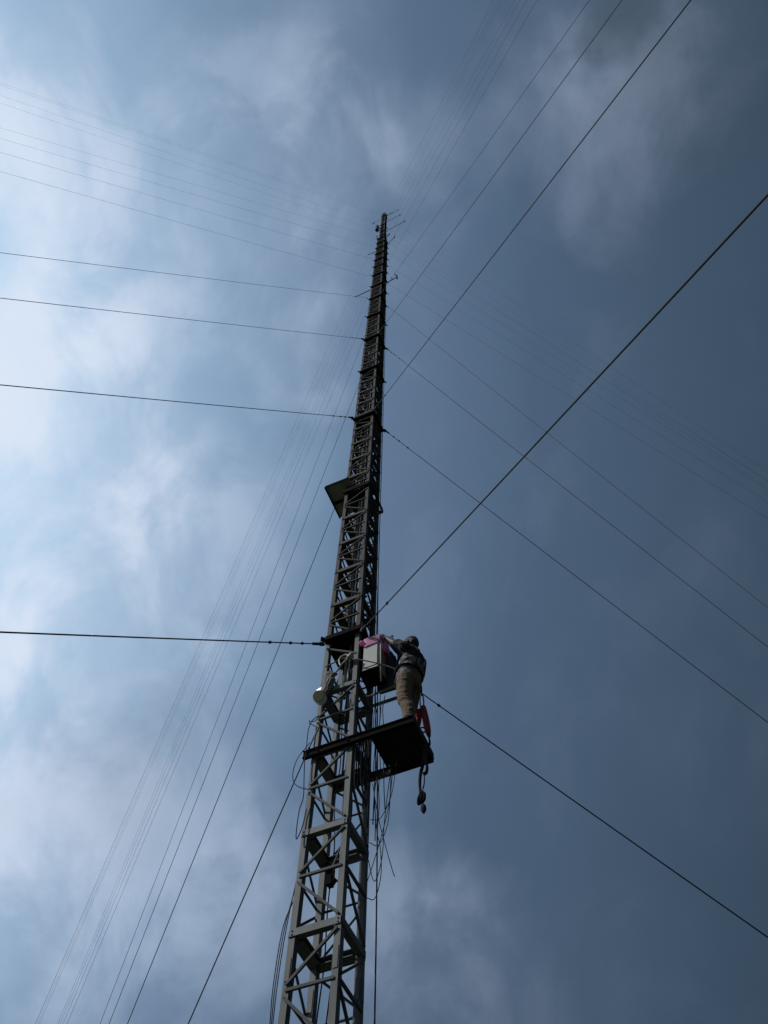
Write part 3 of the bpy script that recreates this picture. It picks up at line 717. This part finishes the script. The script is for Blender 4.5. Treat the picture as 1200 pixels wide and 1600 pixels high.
# ------------------------------------------------------------------ the man
MAN_A, MAN_B, MAN_Z = 0.895, 0.0, 7.816
FWD = Vector((-0.97, 0.14, 0)).normalized(); RGT = FWD.cross(Vector((0, 0, 1))).normalized()
ORG = V(MAN_A, MAN_B, MAN_Z)
def Pm(x, y, z):
    """man's own frame in metres: x right, y forward, z up"""
    return ORG + RGT * x + FWD * y + Vector((0, 0, z))
def inv(p):
    d = p - ORG; return Vector((d.dot(RGT), d.dot(FWD), d.z))
def loft(bm, secs, n=18):
    """secs: (x, y, z, rx, ry) level elliptical sections from bottom to top in the man's frame"""
    rings = []
    for x, y, z, rx, ry in secs:
        rings.append([bm.verts.new(Pm(x + rx * math.cos(6.28318 * k / n), y + ry * math.sin(6.28318 * k / n), z)) for k in range(n)])
    for a, b in zip(rings, rings[1:]):
        for k in range(n): bm.faces.new((a[k], a[(k + 1) % n], b[(k + 1) % n], b[k]))
    bm.faces.new(list(reversed(rings[0]))); bm.faces.new(rings[-1])
def limb(bm, pts, rs, n=14, per=5, flat=1.0):
    P = [Pm(*p) for p in pts]; C = catmull(P, per)
    R = []
    for i in range(len(C)):
        t = i / per; k = min(int(t), len(rs) - 2); f = t - k
        f = f * f * (3 - 2 * f); R.append(rs[k] * (1 - f) + rs[k + 1] * f)
    tube(bm, C, 1, n, True, flat, R)
    for c, r in ((C[0], R[0]), (C[-1], R[-1])):
        bmesh.ops.create_icosphere(bm, subdivisions=2, radius=r * 0.99, matrix=Matrix.Translation(c))
def ball(bm, c, r, sx=1, sy=1, sz=1):
    mt = Matrix.Translation(Pm(*c)) @ Matrix((RGT, FWD, Vector((0, 0, 1)))).transposed().to_4x4() @ Matrix.Diagonal((r * sx, r * sy, r * sz, 1))
    bmesh.ops.create_icosphere(bm, subdivisions=3, radius=1, matrix=mt)
def skin(name, bm, m_, voxel, parent=None, smooth_it=4, wrinkle=None, origin=None):
    bmesh.ops.recalc_face_normals(bm, faces=bm.faces)
    me = bpy.data.meshes.new(name + '_raw'); bm.to_mesh(me); bm.free()
    tmp = bpy.data.objects.new(name + '_raw', me); COL.objects.link(tmp)
    md = tmp.modifiers.new('r', 'REMESH'); md.mode = 'VOXEL'; md.voxel_size = voxel
    sm = tmp.modifiers.new('s', 'SMOOTH'); sm.iterations = smooth_it; sm.factor = 0.5
    dg = bpy.context.evaluated_depsgraph_get()
    out = bpy.data.meshes.new_from_object(tmp.evaluated_get(dg)); out.name = name
    bpy.data.objects.remove(tmp); bpy.data.meshes.remove(me)
    if wrinkle:
        nrm = [v.normal.copy() for v in out.vertices]
        for v, nn in zip(out.vertices, nrm): v.co += nn * wrinkle(v.co, nn)
    org = origin if origin is not None else ORG
    for v in out.vertices: v.co -= org
    for p in out.polygons: p.use_smooth = True
    out.materials.clear(); out.materials.append(m_)
    o = bpy.data.objects.new(name, out); COL.objects.link(o); o.location = org
    if parent: o.parent = parent; o.location = org - parent.location
    return o
# joints (metres)
SHL, SHR = (-0.175, -0.065, 1.365), (0.175, -0.045, 1.385)
handL = inv(V(0.595, -0.105, 9.97)); handR = inv(V(0.60, 0.05, 10.03))
def elbow(sh, hd, bendv):
    sh = Vector(sh); mid_ = (sh + hd) / 2; d = (hd - sh).length
    reach = 0.56; h = math.sqrt(max(0.0004, (reach / 2) ** 2 - (d / 2) ** 2))
    bv = Vector(bendv); ax = (hd - sh).normalized(); bv = (bv - ax * bv.dot(ax)).normalized()
    return mid_ + bv * h
elL = elbow(SHL, handL, (-0.4, 0.1, -1)); elR = elbow(SHR, handR, (0.7, 0, -1))
body = B()
# torso, neck, head
loft(body, [(0, 0, 0.86, 0.155, 0.11), (0, -0.01, 0.95, 0.160, 0.12), (0, -0.02, 1.08, 0.140, 0.11), (0, -0.055, 1.22, 0.150, 0.105), (0, -0.07, 1.32, 0.168, 0.105), (0, -0.075, 1.38, 0.145, 0.08), (0, -0.07, 1.435, 0.08, 0.06)])
HY, HZ = -0.070, 0.025        # head carried back and up
limb(body, [(0, -0.07, 1.42), (0, -0.065, 1.52), (0, -0.06, 1.60)], [0.064, 0.055, 0.055])
ball(body, (0, 0.035 + HY, 1.640 + HZ), 0.098, 0.80, 0.98, 0.96)
ball(body, (0, 0.075 + HY, 1.575 + HZ), 0.070, 0.82, 0.86, 0.95)
ball(body, (0, 0.105 + HY, 1.535 + HZ), 0.032, 1.1, 0.8, 0.7)
limb(body, [(0, 0.118 + HY, 1.628 + HZ), (0, 0.138 + HY, 1.600 + HZ), (0, 0.142 + HY, 1.588 + HZ)], [0.010, 0.014, 0.016])       # nose
ball(body, (0, 0.125 + HY, 1.560 + HZ), 0.020, 1.2, 0.55, 0.45)                                             # lips
for s_ in (-1, 1):
    ball(body, (s_ * 0.081, 0.03 + HY, 1.605 + HZ), 0.030, 0.32, 0.62, 1.0)                                 # ears
    ball(body, (s_ * 0.034, 0.112 + HY, 1.645 + HZ), 0.020, 1.3, 0.5, 0.5)                                  # brows
# legs and feet
for s_ in (-1, 1):
    fy = -0.035 if s_ < 0 else 0.05
    limb(body, [(s_ * 0.085, 0.0, 0.90), (s_ * 0.095, 0.02 + fy * 0.3, 0.68), (s_ * 0.10, 0.02 + fy * 0.7, 0.48), (s_ * 0.10, -0.01 + fy, 0.30), (s_ * 0.10, -0.01 + fy, 0.07)], [0.092, 0.080, 0.058, 0.055, 0.04])
    limb(body, [(s_ * 0.10, -0.035 + fy, 0.05), (s_ * 0.11, 0.05 + fy, 0.045), (s_ * 0.12, 0.14 + fy, 0.03)], [0.036, 0.034, 0.028])
# arms
for sh, el, hd in ((SHL, elL, handL), (SHR, elR, handR)):
    limb(body, [sh, tuple((Vector(sh) + el) / 2), tuple(el), tuple((el * 0.55 + hd * 0.45)), tuple(hd)], [0.056, 0.048, 0.040, 0.037, 0.026])
# hands: palm, four curled fingers, thumb off the side of the palm
def hand(hd, el, side):
    d = (hd - el).normalized(); up = Vector((0, 0, 1)); s = d.cross(up).normalized() * side; nrm = s.cross(d).normalized() * side
    if nrm.z > 0: nrm = -nrm
    T = lambda a, b, c: tuple(hd + d * a + s * b + nrm * c)
    limb(body, [T(-0.01, 0, 0), T(0.04, 0.004, 0.004), T(0.085, 0.004, 0.008)], [0.026, 0.036, 0.034], flat=0.5)
    for k, (off_, ln) in enumerate(((-0.030, 0.070), (-0.010, 0.080), (0.010, 0.076), (0.029, 0.060))):
        limb(body, [T(0.075, off_, 0.006), T(0.075 + ln * 0.45, off_ * 1.1, 0.012), T(0.075 + ln * 0.72, off_ * 1.1, 0.032), T(0.075 + ln * 0.70, off_ * 1.05, 0.058)], [0.0095, 0.009, 0.0085, 0.0075], 10, 4)
    limb(body, [T(0.02, -0.030, 0.006), T(0.055, -0.055, 0.018), T(0.085, -0.050, 0.036), T(0.105, -0.035, 0.048)], [0.013, 0.011, 0.0098, 0.0085], 10, 4)
hand(handL, elL, 1); hand(handR, elR, -1)
person = skin('person', body, M['skin'], 0.0065, None, 3)
tag(person, 'man in patterned shirt and khaki trousers standing on the platform, arms raised to the cabinet', 'person')
bm = B(); ball(bm, (0, 0.022 + HY, 1.662 + HZ), 0.104, 0.82, 0.98, 0.88); ball(bm, (0, -0.012 + HY, 1.625 + HZ), 0.086, 0.88, 0.84, 0.85)
def hairw(co, nn): return 0.004 * mnoise.noise(co * 90) + 0.003 * mnoise.noise(co * 30)
hair = skin('hair', bm, M['hair'], 0.006, person, 1, hairw)
# keep the face clear of hair
for v in hair.data.vertices:
    q = inv(v.co + ORG)
    if q.y > 0.085 + HY and q.z < 1.69 + HZ: v.co -= FWD * (q.y - 0.085 - HY) * 0.98
for s_ in (-1, 1):
    bm = B(); ball(bm, (s_ * 0.034, 0.110 + HY, 1.626 + HZ), 0.0125)
    me_ = obj('eye', bm, M['eye'], person, True)
# trousers
def tw(co, nn):
    q = inv(co)
    w_ = 0.008 * mnoise.noise(Vector((q.x * 9, q.y * 9, q.z * 22))) + 0.004 * mnoise.noise(co * 40)
    for zk, a in ((0.46, 0.010), (0.52, 0.007), (0.16, 0.010), (0.11, 0.008), (0.80, 0.006)):
        w_ += a * math.exp(-((q.z - zk - 0.25 * q.y - 0.1 * q.x) / 0.014) ** 2)
    return w_
bm = B()
loft(bm, [(0, -0.01, 0.80, 0.145, 0.112), (0, -0.018, 0.90, 0.155, 0.122), (0, -0.018, 1.0, 0.150, 0.116), (0, -0.015, 1.06, 0.146, 0.110)])
for s_ in (-1, 1):
    fy = -0.035 if s_ < 0 else 0.05
    limb(bm, [(s_ * 0.083, 0.0, 0.88), (s_ * 0.095, 0.02 + fy * 0.3, 0.68), (s_ * 0.10, 0.02 + fy * 0.7, 0.48), (s_ * 0.10, -0.01 + fy, 0.30), (s_ * 0.10, -0.01 + fy, 0.12)], [0.098, 0.090, 0.078, 0.076, 0.070])
skin('trousers', bm, M['trousers'], 0.009, person, 3, tw)
for s_ in (-1, 1):
    fy = -0.035 if s_ < 0 else 0.05
    bm = B(); limb(bm, [(s_ * 0.10, -0.045 + fy, 0.045), (s_ * 0.11, 0.05 + fy, 0.042), (s_ * 0.12, 0.15 + fy, 0.036)], [0.046, 0.046, 0.038])
    box_b = B()
    skin('shoe', bm, M['shoe'], 0.009, person, 2); box_b.free()
# shirt: loose hem, short sleeves, upper part darkened to paint in its shade
def sw(co, nn):
    q = inv(co)
    w_ = 0.012 * mnoise.noise(Vector((q.x * 8, q.y * 8, q.z * 16))) + 0.006 * mnoise.noise(co * 30)
    for zk, a, sl in ((1.05, 0.010, 0.5), (1.14, 0.011, -0.4), (1.22, 0.008, 0.6)):
        w_ += a * math.exp(-((q.z - zk - sl * q.y) / 0.018) ** 2)
    return w_
bm = B()
loft(bm, [(0, 0.032, 0.89, 0.160, 0.130), (0, 0.008, 0.98, 0.164, 0.136), (0, -0.020, 1.10, 0.160, 0.132), (0, -0.050, 1.20, 0.165, 0.128), (0, -0.065, 1.27, 0.168, 0.124)])
skin('shirt', bm, M['shirt'], 0.009, person, 3, sw)
bm = B()
loft(bm, [(0, -0.062, 1.215, 0.164, 0.124), (0, -0.074, 1.32, 0.170, 0.122), (0, -0.078, 1.39, 0.152, 0.093), (0, -0.07, 1.440, 0.080, 0.066)])
for sh, el in ((SHL, elL), (SHR, elR)):
    limb(bm, [sh, tuple((Vector(sh) * 0.65 + el * 0.35)), tuple((Vector(sh) * 0.3 + el * 0.7))], [0.074, 0.064, 0.060])
skin('shaded_shirt_top', bm, M['shirt_shade'], 0.009, person, 3, sw)
bm = B(); limb(bm, [(-0.085, -0.095, 1.445), (0.0, -0.145, 1.455), (0.085, -0.095, 1.445)], [0.016, 0.024, 0.016]); limb(bm, [(-0.085, -0.095, 1.445), (-0.075, -0.03, 1.445), (-0.02, 0.015, 1.42)], [0.016, 0.018, 0.013])
skin('collar', bm, M['shirt'], 0.007, person, 2)
# tool in his hand
tl = thing('hand_tool', V(0.60, 0.02, 10.0), 'thin bent wire tool held up in the hands of the man', 'tool')
bm = B(); tube(bm, catmull([V(0.53, -0.04, 9.96), V(0.60, -0.02, 10.03), V(0.655, -0.01, 10.10), V(0.675, -0.01, 10.09), V(0.67, -0.01, 9.99)], 5), 0.007, 7); obj('tool_shaft', bm, M['plate'], tl, True)
# waist belt and harness straps worn by the man
bm = B()
pts = [Pm(0.168 * math.cos(a), -0.010 + 0.142 * math.sin(a), 1.06 + 0.02 * math.sin(a)) for a in [6.28318 * k / 28 for k in range(29)]]
tube(bm, pts, 0.024, 8, True, 0.45)
hb = obj('harness_belt', bm, M['strap'], person, True)
bm = B()
for s_ in (-1, 1):
    tube(bm, catmull([Pm(s_ * 0.10, -0.150, 1.05), Pm(s_ * 0.09, -0.188, 1.25), Pm(s_ * 0.10, -0.175, 1.37), Pm(s_ * 0.11, -0.075, 1.45), Pm(s_ * 0.11, 0.03, 1.37), Pm(s_ * 0.10, 0.115, 1.2)], 5), 0.020, 8, True, 0.35)
obj('harness_strap', bm, M['strap'], person, True)

# ------------------------------------------------------------------ fall-arrest lanyard hanging from his harness
ln = thing('shock_lanyard', V(1.07, 0.08, 8.35), 'twin fall-arrest lanyard with red pouches hanging from the belt of the man', 'lanyard')
def lp(name, pts, r, m_, flat=1.0, per=5):
    bm = B(); tube(bm, catmull([V(p[0] - 0.045, p[1], p[2]) for p in pts], per), r, 8, True, flat); return obj(name, bm, m_, ln, True)
lp('webbing', [(1.06, 0.13, 9.0), (1.075, 0.12, 8.85), (1.07, 0.11, 8.68)], 0.016, M['strap'], 0.4)
lp('ring', [(1.055, 0.11, 8.68), (1.048, 0.11, 8.60), (1.048, 0.11, 8.50), (1.052, 0.11, 8.42)], 0.008, M['hook'])
lp('ring', [(1.085, 0.11, 8.68), (1.094, 0.11, 8.60), (1.096, 0.11, 8.50), (1.085, 0.11, 8.42)], 0.008, M['plate'])
def pouch(a0, a1, z0, z1, dx):
    bm = B()
    secs = []
    for t in range(7):
        f = t / 6; z = z0 + (z1 - z0) * f; a = a0 + dx * f; w_ = (0.030 + 0.010 * math.sin(3.14 * f)) * (1.0 if f < 0.9 else 0.7)
        secs.append([bm.verts.new(V(a + w_ * cx_, 0.11 + 0.035 * cy_, z)) for cx_, cy_ in ((-1, -.6), (-.6, -1), (.6, -1), (1, -.6), (1, .6), (.6, 1), (-.6, 1), (-1, .6))])
    for a_, b_ in zip(secs, secs[1:]):
        for k in range(8): bm.faces.new((a_[k], a_[(k + 1) % 8], b_[(k + 1) % 8], b_[k]))
    bm.faces.new(secs[0]); bm.faces.new(list(reversed(secs[-1])))
    obj('shock_pouch', bm, M['red'], ln, True)
pouch(0.985, 0, 8.38, 8.08, -0.04); pouch(1.045, 0, 8.42, 7.86, 0.045)
lp('webbing', [(1.00, 0.11, 8.14), (1.01, 0.11, 8.0), (1.045, 0.11, 7.92), (1.09, 0.10, 7.80), (1.10, 0.09, 7.66)], 0.018, M['strap'], 0.4)
lp('webbing', [(1.125, 0.11, 8.0), (1.14, 0.10, 7.85), (1.15, 0.09, 7.72), (1.145, 0.08, 7.66), (1.11, 0.07, 7.62)], 0.020, M['strap'], 0.5)
lp('webbing', [(1.04, 0.11, 8.05), (1.10, 0.11, 8.02)], 0.012, M['strap'], 0.5)
lp('webbing', [(1.04, 0.11, 7.96), (1.10, 0.11, 7.94)], 0.012, M['strap'], 0.5)
lp('webbing', [(1.10, 0.07, 7.650), (1.085, 0.05, 7.460), (1.06, 0.05, 7.308), (1.03, 0.05, 7.194), (1.015, 0.05, 7.042), (1.02, 0.05, 6.867)], 0.024, M['strap'], 0.55)
lp('webbing', [(1.11, 0.07, 7.650), (1.11, 0.05, 7.498), (1.10, 0.05, 7.369), (1.115, 0.05, 7.278), (1.10, 0.05, 7.186), (1.06, 0.05, 7.171)], 0.024, M['strap'], 0.5)
lp('webbing', [(1.075, 0.05, 7.194), (1.07, 0.05, 7.042), (1.05, 0.05, 6.943)], 0.010, M['strap'], 0.5)
bm = B(); tube(bm, catmull([V(1.0, 0.05, 6.90), V(0.965, 0.05, 6.86), V(0.945, 0.05, 6.79), V(0.95, 0.05, 6.74)], 5), 0.016, 8)
tube(bm, catmull([V(1.0, 0.05, 6.90), V(1.02, 0.05, 6.86), V(1.015, 0.05, 6.79), V(0.99, 0.05, 6.76)], 5), 0.015, 8)
tube(bm, [V(0.985, 0.05, 6.92), V(0.985, 0.05, 6.74)], 0.020, 8)
obj('snap_hook', bm, M['plate'], ln, True)
bm = B(); tube(bm, [V(1.0, 0.05, z) for z in (6.73, 6.69, 6.65, 6.61, 6.585)], 0.02, 8, rs=[0.008, 0.026, 0.030, 0.018, 0.004])
obj('webbing_tail', bm, M['strap'], ln, True)
